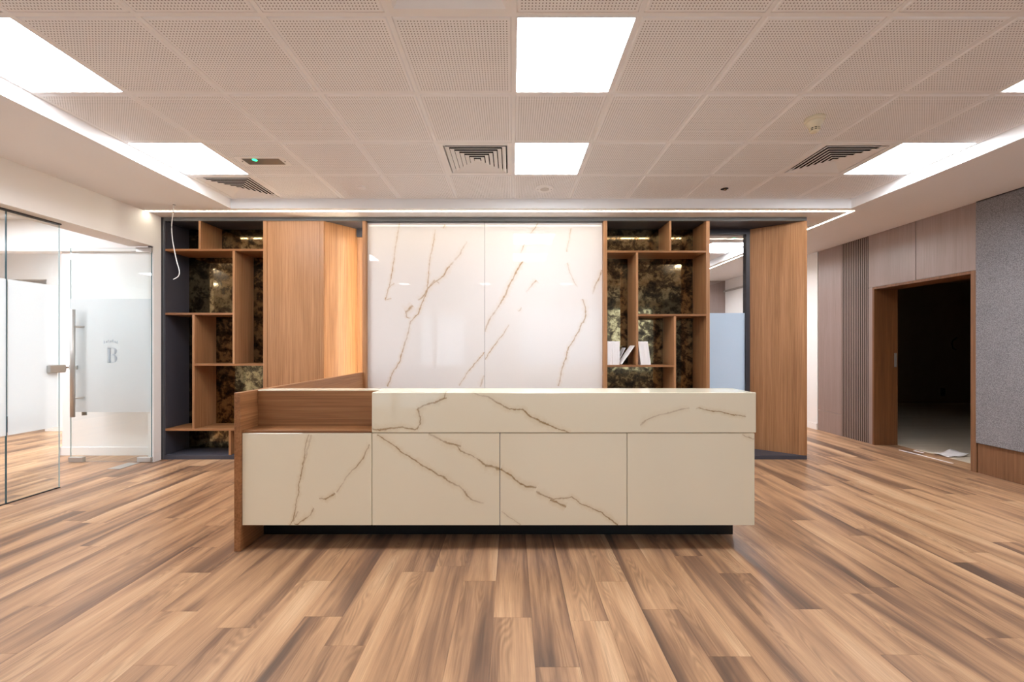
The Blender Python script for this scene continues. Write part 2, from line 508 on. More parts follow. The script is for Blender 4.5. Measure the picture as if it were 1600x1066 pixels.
STONE = srgb(230, 224, 221)
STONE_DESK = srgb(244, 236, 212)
VEIN = srgb(206, 172, 122)
CORE = srgb(160, 118, 62)
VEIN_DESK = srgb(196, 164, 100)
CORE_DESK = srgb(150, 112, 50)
VEINS = {
 'wall_l': [
  (0.0054, [(-1.297, 2.716, 0.5), (-1.329, 2.519, 0.5), (-1.35, 2.347, 0.35), (-1.376, 2.154, 0.9), (-1.414, 1.961, 0.6), (-1.457, 1.822, 0.9)]),
  (0.0043, [(-1.35, 2.015, 0.5), (-1.387, 1.983, 0.6), (-1.419, 1.951, 0.5)]),
  (0.0043, [(-1.387, 1.844, 0.5), (-1.425, 1.829, 0.7), (-1.457, 1.82, 0.8)]),
  (0.0048, [(-0.885, 2.647, 0.2), (-0.9, 2.519, 0.7), (-0.932, 2.347, 0.6), (-0.958, 2.133, 0.7), (-0.975, 1.94, 0.8)]),
  (0.0064, [(-0.975, 1.94, 0.8), (-1.029, 1.79, 0.8), (-1.082, 1.661, 0.9), (-1.168, 1.565, 0.6), (-1.207, 1.383, 0.5), (-1.264, 1.233, 0.7), (-1.286, 1.115, 0.9), (-1.382, 0.976, 0.7), (-1.436, 0.815, 0.8)]),
  (0.0086, [(-0.514, 2.497, 0.2), (-0.6, 2.347, 0.5), (-0.664, 2.272, 0.15), (-0.739, 2.186, 0.8), (-0.793, 2.09, 0.8), (-0.9, 2.015, 0.7), (-0.975, 1.94, 0.8), (-1.039, 1.844, 0.8), (-1.082, 1.816, 0.5)]),
  (0.0086, [(-0.836, 2.015, 0.4), (-0.889, 2.047, 0.5), (-0.943, 1.983, 0.6)]),
  (0.0129, [(-1.136, 1.758, 0.6), (-1.179, 1.726, 0.8), (-1.226, 1.679, 0.7)]),
  (0.0064, [(-1.226, 1.679, 0.6), (-1.207, 1.619, 0.7), (-1.168, 1.608, 0.5)]),
  (0.0048, [(-0.321, 1.222, 0.9), (-0.396, 1.126, 0.7), (-0.504, 0.997, 0.7), (-0.611, 0.821, 0.5)]),
  (0.0075, [(-0.772, 2.69, 0.5), (-0.782, 2.669, 0.7), (-0.797, 2.643, 0.5)]),
  (0.0075, [(-0.321, 0.954, 0.3), (-0.343, 0.879, 0.5), (-0.364, 0.821, 0.4)]),
 ],
 'wall_r': [
  (0.0064, [(0.3, 2.716, 0.3), (0.268, 2.658, 0.8), (0.214, 2.583, 0.4), (0.161, 2.497, 0.2), (0.129, 2.444, 0.7), (0.101, 2.364, 0.2), (0.079, 2.283, 0.25)]),
  (0.0086, [(0.129, 2.272, 0.7), (0.096, 2.229, 0.9), (0.011, 2.069, 0.8), (-0.054, 1.94, 0.7), (-0.107, 1.822, 0.9), (-0.182, 1.704, 0.4), (-0.246, 1.619, 0.6), (-0.289, 1.533, 0.5), (-0.311, 1.447, 0.4)]),
  (0.0048, [(-0.032, 1.544, 0.3), (-0.118, 1.404, 0.7), (-0.268, 1.211, 0.8), (-0.311, 1.126, 0.6)]),
  (0.0043, [(0.679, 2.647, 0.5), (0.654, 2.519, 0.4), (0.632, 2.369, 0.5)]),
  (0.0054, [(0.632, 2.251, 0.5), (0.664, 2.133, 0.3), (0.718, 2.026, 0.4), (0.761, 1.972, 0.1)]),
  (0.0075, [(1.039, 2.165, 0.6), (0.997, 2.069, 0.8), (0.964, 1.994, 0.6), (0.928, 1.886, 0.15)]),
  (0.0075, [(0.814, 1.833, 0.5), (0.842, 1.726, 0.7), (0.849, 1.64, 0.8), (0.814, 1.554, 0.6)]),
  (0.0064, [(0.836, 1.619, 0.6), (0.761, 1.447, 0.7), (0.654, 1.276, 0.9), (0.621, 1.147, 0.8), (0.568, 0.997, 0.6), (0.536, 0.826, 0.7)]),
  (0.0086, [(0.311, 2.021, 0.4), (0.283, 2.041, 0.7), (0.246, 2.015, 0.5), (0.161, 1.908, 0.1)]),
  (0.0054, [(0.107, 1.736, 0.3), (0.092, 1.704, 0.5), (0.066, 1.691, 0.4)]),
 ],
 'panel_1': [
  (0.0029, [(-1.267, 0.73, 0.5), (-1.29, 0.651, 0.6), (-1.311, 0.546, 0.9), (-1.331, 0.418, 0.9), (-1.348, 0.301, 0.9), (-1.369, 0.197, 0.95), (-1.388, 0.162, 0.9)]),
  (0.0047, [(-1.253, 0.721, 0.3), (-1.276, 0.639, 0.35), (-1.308, 0.546, 0.5)]),
  (0.0029, [(-1.339, 0.243, 0.4), (-1.354, 0.214, 0.5), (-1.369, 0.185, 0.7)]),
  (0.0035, [(-0.892, 0.663, 0.6), (-0.929, 0.593, 0.7), (-0.97, 0.523, 0.8), (-1.01, 0.488, 0.4), (-1.057, 0.424, 0.35), (-1.104, 0.371, 0.5)]),
  (0.0052, [(-1.111, 0.364, 0.8), (-1.139, 0.345, 0.9), (-1.168, 0.32, 0.9), (-1.206, 0.329, 0.6)]),
  (0.0041, [(-1.36, 0.173, 0.9), (-1.337, 0.166, 0.9), (-1.29, 0.202, 0.8), (-1.264, 0.226, 0.7), (-1.241, 0.269, 0.6)]),
 ],
 'panel_2': [
  (0.0047, [(-0.85, 0.73, 0.9), (-0.777, 0.686, 0.9), (-0.696, 0.622, 0.95), (-0.579, 0.546, 0.9), (-0.486, 0.494, 0.8), (-0.404, 0.435, 0.8), (-0.334, 0.404, 0.4), (-0.276, 0.342, 0.8), (-0.247, 0.313, 0.6), (-0.171, 0.292, 0.2)]),
  (0.0064, [(-0.521, 0.73, 0.4), (-0.439, 0.692, 0.6), (-0.358, 0.66, 0.9), (-0.317, 0.651, 0.5)]),
  (0.0035, [(-0.358, 0.66, 0.8), (-0.323, 0.625, 0.8), (-0.253, 0.599, 0.6), (-0.16, 0.529, 0.8)]),
  (0.007, [(-0.165, 0.532, 0.8), (-0.125, 0.521, 0.9), (-0.073, 0.505, 0.9)]),
 ],
 'panel_3': [
  (0.0052, [(-0.076, 0.508, 0.9), (-0.044, 0.488, 0.9), (0.015, 0.447, 0.9), (0.09, 0.406, 0.95), (0.154, 0.392, 0.6)]),
  (0.0047, [(0.154, 0.371, 0.5), (0.189, 0.354, 0.7), (0.259, 0.319, 0.7), (0.329, 0.327, 0.6)]),
  (0.0041, [(0.318, 0.322, 0.8), (0.37, 0.334, 0.8), (0.422, 0.296, 0.8), (0.492, 0.272, 0.8), (0.562, 0.237, 0.9), (0.669, 0.159, 0.9)]),
  (0.0058, [(0.236, 0.319, 0.8), (0.283, 0.299, 0.9), (0.339, 0.273, 0.8)]),
  (0.0023, [(-0.067, 0.249, 0.3), (-0.009, 0.202, 0.4), (0.052, 0.162, 0.6)]),
 ],
 'panel_4': [
  (0.0023, [(1.442, 0.724, 0.4), (1.483, 0.712, 0.7), (1.516, 0.698, 0.5)]),
 ],
 'block': [
  (0.0052, [(-0.876, 0.768, 0.7), (-0.824, 0.756, 0.9), (-0.754, 0.768, 0.8), (-0.684, 0.773, 0.8), (-0.614, 0.754, 0.9), (-0.579, 0.768, 0.6)]),
  (0.0047, [(-0.597, 0.754, 0.9), (-0.577, 0.791, 0.9), (-0.579, 0.838, 0.8), (-0.589, 0.886, 0.7)]),
  (0.0041, [(-0.589, 0.884, 0.7), (-0.521, 0.913, 0.8), (-0.463, 0.934, 0.95), (-0.407, 0.954, 0.7)]),
  (0.0035, [(-0.445, 0.935, 0.6), (-0.422, 0.954, 0.9), (-0.414, 0.987, 0.8)]),
  (0.0047, [(-0.253, 0.987, 0.3), (-0.171, 0.966, 0.4), (-0.09, 0.925, 0.6), (-0.02, 0.884, 0.9), (0.066, 0.881, 0.9), (0.12, 0.832, 0.9), (0.213, 0.791, 0.9), (0.272, 0.768, 0.8), (0.33, 0.754, 0.8), (0.372, 0.735, 0.7)]),
  (0.0047, [(0.804, 0.785, 0.3), (0.843, 0.82, 0.6), (0.947, 0.855, 0.35), (1.058, 0.884, 0.5), (1.111, 0.893, 0.3)]),
  (0.0029, [(1.151, 0.889, 0.5), (1.175, 0.893, 0.9), (1.274, 0.872, 0.9), (1.379, 0.852, 0.9), (1.463, 0.838, 0.8)]),
 ],
}
ZC = 2.856      # tile plane
ZS = 2.754      # plasterboard soffit
YF = 4.64       # front plane of the shelving wall
YB = 4.985      # its back
GX = [0.01 + 0.6 * k for k in range(-5, 7)]       # ceiling grid lines -2.99 .. 3.61
XL, XR = -2.995, 3.612

# ================================================================== floor
floor = structure('floor')
MB().box(-9.4, 5.03, -3.2, 9.4, -0.14, -0.0045).build('subfloor', M['black'], floor)
PW, PL = 0.1787, 1.219
JOINT = {-5: 1.74, -6: 1.929, -7: 2.226, -3: 2.373, -2: 2.223, -1: 1.922, 0: 1.624, 2: 2.219, 3: 1.981, 4: 1.679,
         6: 2.299, 7: 1.983, 8: 1.688, 10: 2.163, 12: 2.76, -9: 1.632, -10: 1.966, -11: 2.305, -12: 2.60, -13: 2.914,
         -14: 3.224, -16: 2.611}

def plank_mesh(w, l):
    g = 0.0004
    mb = MB().box(-w / 2 + g, w / 2 - g, -l / 2 + g, l / 2 - g, -0.0045, 0.0)
    me = mb.mesh('plank', PLANK)
    uv = me.uv_layers.new(name='UVMap')
    for lp in me.loops:
        c = me.vertices[lp.vertex_index].co
        uv.data[lp.index].uv = (c.x, c.y)
    return me
PM = plank_mesh(PW, PL)

def seen_plank(x, y):
    """could this plank show in the picture?"""
    if y + PL / 2 < 1.5: return 0
    if abs(x) > 1.27 * (y + PL / 2) + 0.1: return 0
    if -4.0 < x < 3.3 and y - PL / 2 > 4.66: return 0
    if -1.6 < x < 1.4 and y - PL / 2 > 2.85: return 0
    if x < -4.1 and y - PL / 2 > 6.2: return 0
    if x > -4.1 and x < -1.75 and y > 4.7: return 0
    return 1
cells = []
for n in range(-43, 28):
    x = 0.092 + PW * (n + 0.5)
    if x - PW / 2 < -7.6 or x > 5.03: continue
    j = JOINT.get(n, 1.6 + random.random() * PL)
    j -= PL * 5
    k = 0
    while j + k * PL < 9.1:
        y0 = j + k * PL; k += 1
        if y0 + PL < -3.05: continue
        y = y0 + PL / 2
        if x > 4.73 and not (4.0 < y < 5.6): continue
        cells.append((x, y))
near = sorted((c for c in cells if seen_plank(*c)), key=lambda c: c[1])
rest = [c for c in cells if not seen_plank(*c)] + near[298:]
near = near[:298]
for x, y in near:
    place('plank', PM, (x, y, 0.0), floor)
mb = MB(); rnd = []
g = 0.0004
uvs = []
for x, y in rest:
    mb.box(x - PW / 2 + g, x + PW / 2 - g, y - PL / 2 + g, y + PL / 2 - g, -0.0045, 0.0)
    rnd += [random.random()] * 6
    uvs += [(x, y)] * 6
far = mb.build('outlying_planks', PLANK_FAR, floor)
far['kind'] = 'stuff'
me = far.data
at = me.attributes.new('plank_random', 'FLOAT', 'FACE')
at.data.foreach_set('value', rnd)
uv = me.uv_layers.new(name='UVMap')
for p in me.polygons:
    for li in p.loop_indices:
        c = me.vertices[me.loops[li].vertex_index].co
        uv.data[li].uv = (c.x - uvs[p.index][0], c.y - uvs[p.index][1])

floor2 = structure('floor.001')
MB().box(5.03, 12.0, 1.5, 9.6, -0.14, 0.002).build('pale_laminate_floor', M['pale_floor'], floor2)

# ================================================================== ceiling
ceiling = structure('ceiling')
LIGHTS = [(0, 0), (0, 2), (-5, 0), (-5, 2), (5, 0), (5, 2)]
DIFFS = [(-1, 2), (-5, 3), (4, 2)]
RETURNS = [(-1, -1)]
def cell(c, r): return 0.01 + 0.6 * c + 0.3, 1.942 + 0.6 * r + 0.3
# one tile: face just under the tees, chamfered (tegular) edge
def tile_mesh():
    a, b = 0.288, 0.280
    vs = [(-a, -a, 0.004), (a, -a, 0.004), (a, a, 0.004), (-a, a, 0.004), (-b, -b, -0.004), (b, -b, -0.004), (b, b, -0.004), (-b, b, -0.004),
          (-a, -a, 0.016), (a, -a, 0.016), (a, a, 0.016), (-a, a, 0.016)]
    fs = [(4, 7, 6, 5), (0, 1, 5, 4), (1, 2, 6, 5), (2, 3, 7, 6), (3, 0, 4, 7), (0, 1, 9, 8), (1, 2, 10, 9), (2, 3, 11, 10), (3, 0, 8, 11), (8, 9, 10, 11)]
    return MB().add(vs, [tuple(f) for f in fs]).mesh('ceiling_tile', M['tile'])
TM = tile_mesh()
skip = set(LIGHTS + DIFFS + RETURNS)
for r in range(-3, 4):
    for c in range(-5, 6):
        if (c, r) in skip: continue
        x, y = cell(c, r)
        place('ceiling_tile', TM, (x, y, ZC), ceiling)
# the same grid goes on over the corridor behind the shelving wall
CY = [4.942 + 0.6 * k for k in range(7)]
for c in (2, 3, 4, 5):
    for k in range(6):
        if c == 5 and k in (2, 5): continue
        place('ceiling_tile', TM, (cell(c, 0)[0], CY[k] + 0.3, ZC), ceiling)
for x in GX[1:-1]:
    MB().box(x - 0.012, x + 0.012, 0.142, 4.342, ZC - 0.001, ZC + 0.03).build('tee_bar', M['offwhite'], ceiling)
for k in range(-2, 4):
    y = 1.942 + 0.6 * k
    MB().box(XL, XR, y - 0.012, y + 0.012, ZC - 0.0008, ZC + 0.028).build('tee_bar', M['offwhite'], ceiling)
for k in range(7):
    MB().box(1.21, XR, CY[k] - 0.012, CY[k] + 0.012, ZC - 0.0008, ZC + 0.028).build('tee_bar', M['offwhite'], ceiling)
for x in GX[7:11]:
    MB().box(x - 0.012, x + 0.012, 4.942, 8.542, ZC - 0.001, ZC + 0.03).build('tee_bar', M['offwhite'], ceiling)
# wall angle round the edge of the tiles
MB().box(XL, XL + 0.02, 0.142, 4.342, ZC - 0.002, ZC + 0.02).build('edge_angle', M['offwhite'], ceiling)
MB().box(XR - 0.02, XR, 0.142, 4.342, ZC - 0.002, ZC + 0.02).build('edge_angle', M['offwhite'], ceiling)
MB().box(XL, XR, 4.330, 4.347, ZC - 0.002, ZC + 0.02).build('edge_angle', M['offwhite'], ceiling)
# plasterboard soffits with their upstands
MB().box(-4.25, XL, -3.2, 4.347, ZS, 2.99).build('soffit', M['soffit'], ceiling)
MB().box(XR, 4.95, -3.2, 9.4, ZS, 2.99).build('soffit', M['soffit'], ceiling)
MB().box(-4.25, XR, 4.347, 4.942, ZS, 2.99).build('soffit', M['soffit'], ceiling)
MB().box(XL, XR, -3.2, 0.142, ZS, 2.99).build('soffit', M['soffit'], ceiling)
MB().box(-4.25, 1.21, 4.942, 9.4, ZS, 2.99).build('soffit', M['soffit'], ceiling)
MB().box(1.21, XR, 8.542, 9.4, ZS, 2.99).build('soffit', M['soffit'], ceiling)
MB().box(-4.3, 5.0, -3.2, 9.4, 2.99, 3.05).build('slab', M['white'], ceiling)
ceiling2 = structure('ceiling.001')
MB().box(-9.4, -4.25, -3.2, 4.77, 2.77, 3.0).build('plaster', M['white'], ceiling2)
MB().box(-9.4, -3.95, 4.77, 4.90, 2.40, 2.77).build('bulkhead', M['white'], ceiling2)
MB().box(-9.4, -3.95, 4.77, 9.4, 2.77, 3.0).build('plaster', M['white'], ceiling2)
ceiling3 = structure('ceiling.002')
MB().box(5.03, 12.0, 1.5, 9.6, 2.75, 2.9).build('plaster', M['dark_room'], ceiling3)

# ================================================================== walls
wall_left = structure('wall_left')
MB().box(-4.25, -3.975, -3.2, 4.53, 2.395, ZS).build('header', M['white'], wall_left)
MB().box(-4.035, -3.975, 4.53, 4.625, 0.0, ZS).build('pier', M['white'], wall_left)
MB().box(-4.035, -3.99, 4.625, 4.82, 0.0, ZS).build('pier_return', M['white'], wall_left)
MB().box(-4.13, -4.09, -3.2, 3.708, 2.383, 2.3955).build('head_channel', M['frame_dark'], wall_left)
MB().box(-4.12, -4.10, -3.2, 3.708, 0.0, 0.006).build('sill_channel', M['frame_dark'], wall_left)

wall_far = structure('wall_back')                 # plaster wall behind the open glass door
MB().box(-5.31, -3.99, 4.82, 4.95, 0.0, 2.40).build('plaster', M['white'], wall_far)
MB().box(-5.31, -5.18, 4.95, 6.25, 0.0, 2.77).build('plaster_return', M['white'], wall_far)
MB().box(-7.08, -5.18, 6.21, 6.35, 0.0, 2.77).build('plaster_end', M['white'], wall_far)
MB().box(-9.4, -7.08, 6.21, 6.35, 2.31, 2.77).build('door_head', M['white'], wall_far)
MB().box(-9.4, -7.08, 7.6, 7.7, 0.0, 2.77).build('plaster_beyond', M['white'], wall_far)
bb = structure('baseboard_back')
MB().cbox(-5.32, -4.035, 4.806, 4.82, 0.0, 0.098).build('board', M['white'], bb)
MB().cbox(-7.09, -5.31, 6.196, 6.21, 0.0, 0.075).build('board', M['white'], bb)
MB().cbox(-5.324, -5.31, 4.806, 6.2, 0.0, 0.098).build('board', M['white'], bb)
ws = structure('wall_side')
MB().box(-9.5, -9.4, -3.2, 7.7, 0.0, 2.9).build('plaster', M['white'], ws)

wf = structure('wall_front')                      # behind the camera: plaster with a tall window
MB().box(-9.4, -2.85, -3.2, -3.0, 0.0, 2.9).build('plaster', M['white'], wf)
MB().box(-1.40, 0.2, -3.2, -3.0, 0.0, 2.9).build('plaster', M['white'], wf)
MB().box(0.2, 4.95, -3.2, -3.0, 0.0, 0.5).build('plaster', M['white'], wf)
MB().box(0.2, 4.95, -3.2, -3.0, 2.55, 2.9).build('plaster', M['white'], wf)
MB().box(4.5, 4.95, -3.2, -3.0, 0.5, 2.55).build('plaster', M['white'], wf)
MB().box(-2.85, -1.40, -3.2, -3.0, 2.3, 2.9).build('plaster', M['white'], wf)
w4 = structure('added_fill_window')  # unseen window, added so daylight fills the desk front and ceiling
mb = MB()
for k in range(4):
    xx = 0.2 + 4.24 * k / 3
    mb.box(xx, xx + 0.06, -3.12, -3.06, 0.5, 2.55)
mb.box(0.2, 4.5, -3.12, -3.06, 0.5, 0.56).box(0.2, 4.5, -3.12, -3.06, 2.49, 2.55).build('window_frame', M['frame_dark'], w4)
for k in range(3):
    MB().box(0.26 + 4.24 * k / 3, 0.2 + 4.24 * (k + 1) / 3, -3.095, -3.085, 0.56, 2.49).build('glass_pane', M['glass'], w4)
w3 = structure('window_3')
MB().box(-2.85, -1.40, -3.12, -3.06, 0.0, 0.05).box(-2.85, -1.40, -3.12, -3.06, 2.25, 2.3).box(-2.85, -2.79, -3.12, -3.06, 0.05, 2.25)\
    .box(-1.46, -1.40, -3.12, -3.06, 0.05, 2.25).box(-2.43, -2.29, -3.12, -3.06, 0.05, 2.25).build('window_frame', M['frame_dark'], w3)
MB().box(-2.79, -2.43, -3.095, -3.085, 0.05, 2.25).build('glass_pane', M['glass'], w3)
MB().box(-2.29, -1.46, -3.095, -3.085, 0.05, 2.25).build('glass_pane', M['glass'], w3)

# ------------------------------------------------------------------ right wall: veneer panels, ribs, opening, felt
XW = 4.73
wall_right = structure('wall_right')
MB().box(4.76, 5.03, 5.40, 9.4, 0.0, ZS).build('masonry', M['white'], wall_right)
wall_near = structure('wall_right.001')
MB().box(4.76, 5.03, -3.2, 4.16, 0.0, ZS).build('masonry', M['white'], wall_near)
trim2 = structure('trim_2')
MB().box(4.76, 5.03, 4.16, 5.40, 2.06, ZS).build('masonry', M['white'], wall_right)
MB().box(4.725, 4.76, 6.315, 9.05, 0.0, ZS).build('plaster', M['white'], wall_right)
W = M['walnut']
def wpanel(y0, y1, z0, z1, x=XW, name='veneer_panel'):
    return MB().cbox(x, 4.758, y0 + 0.003, y1 - 0.003, z0 + (0.003 if z0 else 0.0), z1 - 0.001, 0.0015).build(name, W, wall_right)
wpanel(5.86, 6.31, 0.31, ZS)
wpanel(5.86, 6.31, 0.0, 0.31)
wpanel(5.352, 5.425, 0.0, 2.06)
wpanel(4.784, 5.425, 2.06, ZS)
wpanel(4.151, 4.784, 2.06, ZS)
MB().box(4.754, 4.76, 4.16, 6.31, 2.06, ZS).box(4.754, 4.76, 5.352, 6.31, 0.0, 2.06).build('dark_backing', M['black'], wall_right)
N = 15; P = 0.435 / N
sb = MB().box(-0.010, 0.013, -0.0082, 0.0082, 0.0, ZS - 0.002, [0, 0, 1, 0, 1, 0])
sm = sb.mesh('slat', [W, M['slat_side']])
for k in range(N):
    place('slat', sm, (4.7395, 5.425 + P * (k + 0.5), 0.001), wall_right)
for k in range(2):
    MB().cbox(XW, 4.76, -3.0 + 3.575 * k + 0.0015, -3.0 + 3.575 * (k + 1) - 0.0015, 0.0, 0.30, 0.0015).build('plinth_panel', M['wood_dark'], trim2)
trim = structure('trim_1')                        # veneered lining of the opening
J = M['jamb']
MB().cbox(4.722, 5.03, 5.325, 5.352, 0.0, 2.06, 0.001).build('jamb', J, trim)
MB().cbox(4.722, 5.03, 4.153, 4.205, 0.0, 2.06, 0.001).build('jamb', M['wood_dark'], trim)
MB().cbox(4.722, 5.03, 4.205, 5.325, 2.03, 2.06, 0.001).build('head', J, trim)
st = MB().box(4.985, 5.012, 5.318, 5.326, 1.02, 1.20).box(4.99, 5.007, 5.312, 5.319, 1.13, 1.155).build('strike_plate', M['chrome'], trim)

felt_board = thing('felt_board', 'grey felt board covering the right wall above a wood plinth', 'wall panel', (4.71, 2.3, 0.30))
MB().cbox(4.708, 4.756, 0.6, 4.150, 0.302, ZS - 0.012, 0.006).build('felt_sheet', M['felt'], felt_board)
MB().cbox(4.708, 4.756, -3.0, 0.597, 0.302, ZS - 0.012, 0.006).build('felt_sheet', M['felt'], felt_board)
MB().box(4.715, 4.756, -3.0, 4.147, ZS - 0.011, ZS).build('shadow_trim', M['frame_dark'], felt_board)

dark = structure('wall_outer')                    # unlit room beyond the opening
MB().box(5.03, 12.0, 9.37, 9.5, 0.0, 2.8).build('plaster', M['dark_room'], dark)
MB().box(11.9, 12.0, 1.5, 9.4, 0.0, 2.8).build('plaster', M['dark_room'], dark)
MB().box(5.03, 12.0, 1.4, 1.5, 0.0, 2.8).build('plaster', M['dark_room'], dark)
MB().box(5.03, 5.06, 1.5, 4.14, 0.0, 2.8).build('plaster', M['dark_room'], dark)
MB().box(5.03, 5.06, 5.36, 9.4, 0.0, 2.8).build('plaster', M['dark_room'], dark)
MB().box(5.03, 5.06, 4.14, 5.36, 2.07, 2.8).build('plaster', M['dark_room'], dark)

wall_corr = structure('wall_corridor')
MB().box(-4.2, 4.76, 9.05, 9.2, 0.0, ZS).build('walnut_end', W, wall_corr)
MB().box(0.95, 1.05, 5.06, 9.05, 0.0, ZS).build('plaster', M['white'], wall_corr)
MB().box(4.69, 4.724, 6.6, 9.05, 2.50, 2.535).build('head_channel', M['chrome'], wall_corr)
bbr = structure('baseboard_right')
MB().cbox(4.71, 4.725, 6.315, 9.05, 0.0, 0.098).build('board', M['white'], bbr)

# ================================================================== shelving wall (fixed carcass)
wb = structure('wall_shelving')
SG = M['steel_grey']
MB().cbox(-3.99, -3.957, YF, YB + 0.06, 0.0, ZS, 0.002).build('steel_stile', SG, wb)
MB().cbox(-3.957, 3.353, YF, YF + 0.05, 2.712, ZS, 0.003).build('steel_rail', SG, wb)
MB().box(-3.957, 3.353, YF + 0.05, YB + 0.06, 2.716, ZS).build('top_board', M['charcoal'], wb)
MB().cbox(-3.957, 3.353, YF, YB + 0.06, 0.0, 0.045, 0.002).build('base_board', M['charcoal'], wb)
MB().box(-3.957, 2.25, YB + 0.012, YB + 0.06, 0.045, 2.716).build('back_board', M['charcoal'], wb)
WD = M['wood']
MB().cbox(-2.783, -2.184, YF + 0.004, YF + 0.024, 0.045, 2.712, 0.002).build('veneer_panel', WD, wb)
MB().cbox(-2.182, -2.138, YF, YB, 0.045, 2.712, 0.002).build('veneer_post', WD, wb)
MB().prism([(-2.136, YF + 0.015), (-1.887, YB - 0.01), (-1.887, YB + 0.012), (-2.136, YB + 0.012)], 0.045, 2.716).build('splayed_panel', WD, wb)
MB().box(-1.887, -1.70, YB - 0.004, YB + 0.012, 0.045, 2.62).build('recess_panel', WD, wb)
MB().box(-1.887, -1.70, YB - 0.03, YB + 0.012, 2.62, 2.716).build('recess_head', M['charcoal'], wb)
MB().prism([(3.322, YF), (3.353, YF), (3.353, YB + 0.06), (2.895, YB + 0.06), (2.895, YB - 0.005)], 0.045, 2.712).build('splayed_panel', WD, wb)

fw = thing('feature_wall', 'tall glossy white marble slabs with tan veins, framed in wood, behind the desk', 'wall panel', (-0.31, 4.7, 0.045))
off = base_of(fw)
ML = marble('marble_slab_left', off, VEINS['wall_l'], STONE, VEIN, CORE)
MR = marble('marble_slab_right', off, VEINS['wall_r'], STONE, VEIN, CORE)
MB().cbox(-1.662, -0.3145, 4.70, 4.725, 0.045, 2.712, 0.0012).build('marble_slab', ML, fw)
MB().cbox(-0.3115, 1.040, 4.70, 4.725, 0.045, 2.712, 0.0012).build('marble_slab', MR, fw)
MB().cbox(-1.702, -1.662, YF, YB, 0.045, 2.712, 0.002).build('veneer_post', WD, fw)
MB().box(-1.662, 1.040, 4.726, YB + 0.01, 0.045, 2.71).build('backing', M['charcoal'], fw)

# ------------------------------------------------------------------ bookcases
WX = M['wood_x']
def shelf(x0, x1, z0, z1, p): return MB().cbox(x0, x1, YF + 0.002, YB, z0, z1, 0.0015).build('shelf', WX, p)
def divider(x0, x1, z0, z1, p): return MB().cbox(x0, x1, YF + 0.002, YB, z0, z1, 0.0015).build('divider', WD, p)
bl = thing('bookcase', 'empty open bookcase beside the glass door with charcoal side and bronze mirror back', 'bookcase', (-3.39, 4.8, 0.045))
MB().box(-3.957, -3.942, YF + 0.004, YB, 0.045, 2.712).build('side_panel', M['charcoal'], bl)
MB().cbox(-2.829, -2.785, YF, YB, 0.045, 2.712, 0.002).build('side_panel', WD, bl)
MB().box(-3.942, -2.829, YB, YB + 0.01, 0.045, 2.712).build('mirror_back', M['mirror'], bl)
MB().box(-3.942, -2.829, YF + 0.012, YB, 0.045, 0.05).build('bottom_board', M['charcoal'], bl)
shelf(-3.942, -2.829, 2.370, 2.395, bl)
shelf(-3.942, -3.178, 1.643, 1.668, bl)
shelf(-3.610, -2.829, 1.063, 1.088, bl)
shelf(-3.942, -2.829, 0.325, 0.350, bl)
divider(-3.564, -3.538, 2.395, 2.712, bl)
divider(-3.178, -3.153, 1.088, 2.370, bl)
divider(-3.636, -3.610, 0.350, 1.643, bl)
divider(-3.222, -3.198, 0.050, 0.325, bl)

br = thing('bookcase', 'open bookcase right of the marble wall, holding white brochures, bronze mirror back', 'bookcase', (1.64, 4.8, 0.045))
MB().cbox(1.0405, 1.083, YF, YB, 0.045, 2.712, 0.002).build('side_panel', WD, br)
MB().cbox(2.206, 2.248, YF, YB, 0.045, 2.712, 0.002).build('side_panel', WD, br)
MB().box(1.083, 2.206, YB, YB + 0.01, 0.045, 2.712).build('mirror_back', M['mirror'], br)
MB().box(1.083, 2.206, YF + 0.012, YB, 0.045, 0.05).build('bottom_board', M['charcoal'], br)
shelf(1.083, 2.206, 2.352, 2.376, br)
shelf(1.436, 2.206, 1.629, 1.653, br)
shelf(1.083, 1.841, 1.050, 1.074, br)
shelf(1.083, 2.206, 0.325, 0.350, br)
divider(1.788, 1.812, 2.376, 2.712, br)
divider(1.411, 1.436, 1.074, 2.352, br)
divider(1.841, 1.866, 0.350, 1.629, br)

# ------------------------------------------------------------------ window beside the right bookcase
w2 = structure('window_2')
FD = M['frame_dark']
MB().box(2.25, 2.895, YB - 0.02, YB + 0.05, 2.652, 2.714).box(2.848, 2.893, YB - 0.02, YB + 0.05, 0.1, 2.652)\
    .box(2.25, 2.893, YB - 0.02, YB + 0.05, 0.045, 0.1).box(2.25, 2.29, YB - 0.02, YB + 0.05, 0.1, 2.652).build('window_frame', FD, w2)
wp = MB().box(2.29, 2.848, YB + 0.01, YB + 0.02, 0.1, 2.652).build('glass_pane', M['glass_window'], w2)
MB().box(2.292, 2.846, YB + 0.007, YB + 0.0095, 0.102, 1.694).build('frosted_film', M['film_blue'], wp)

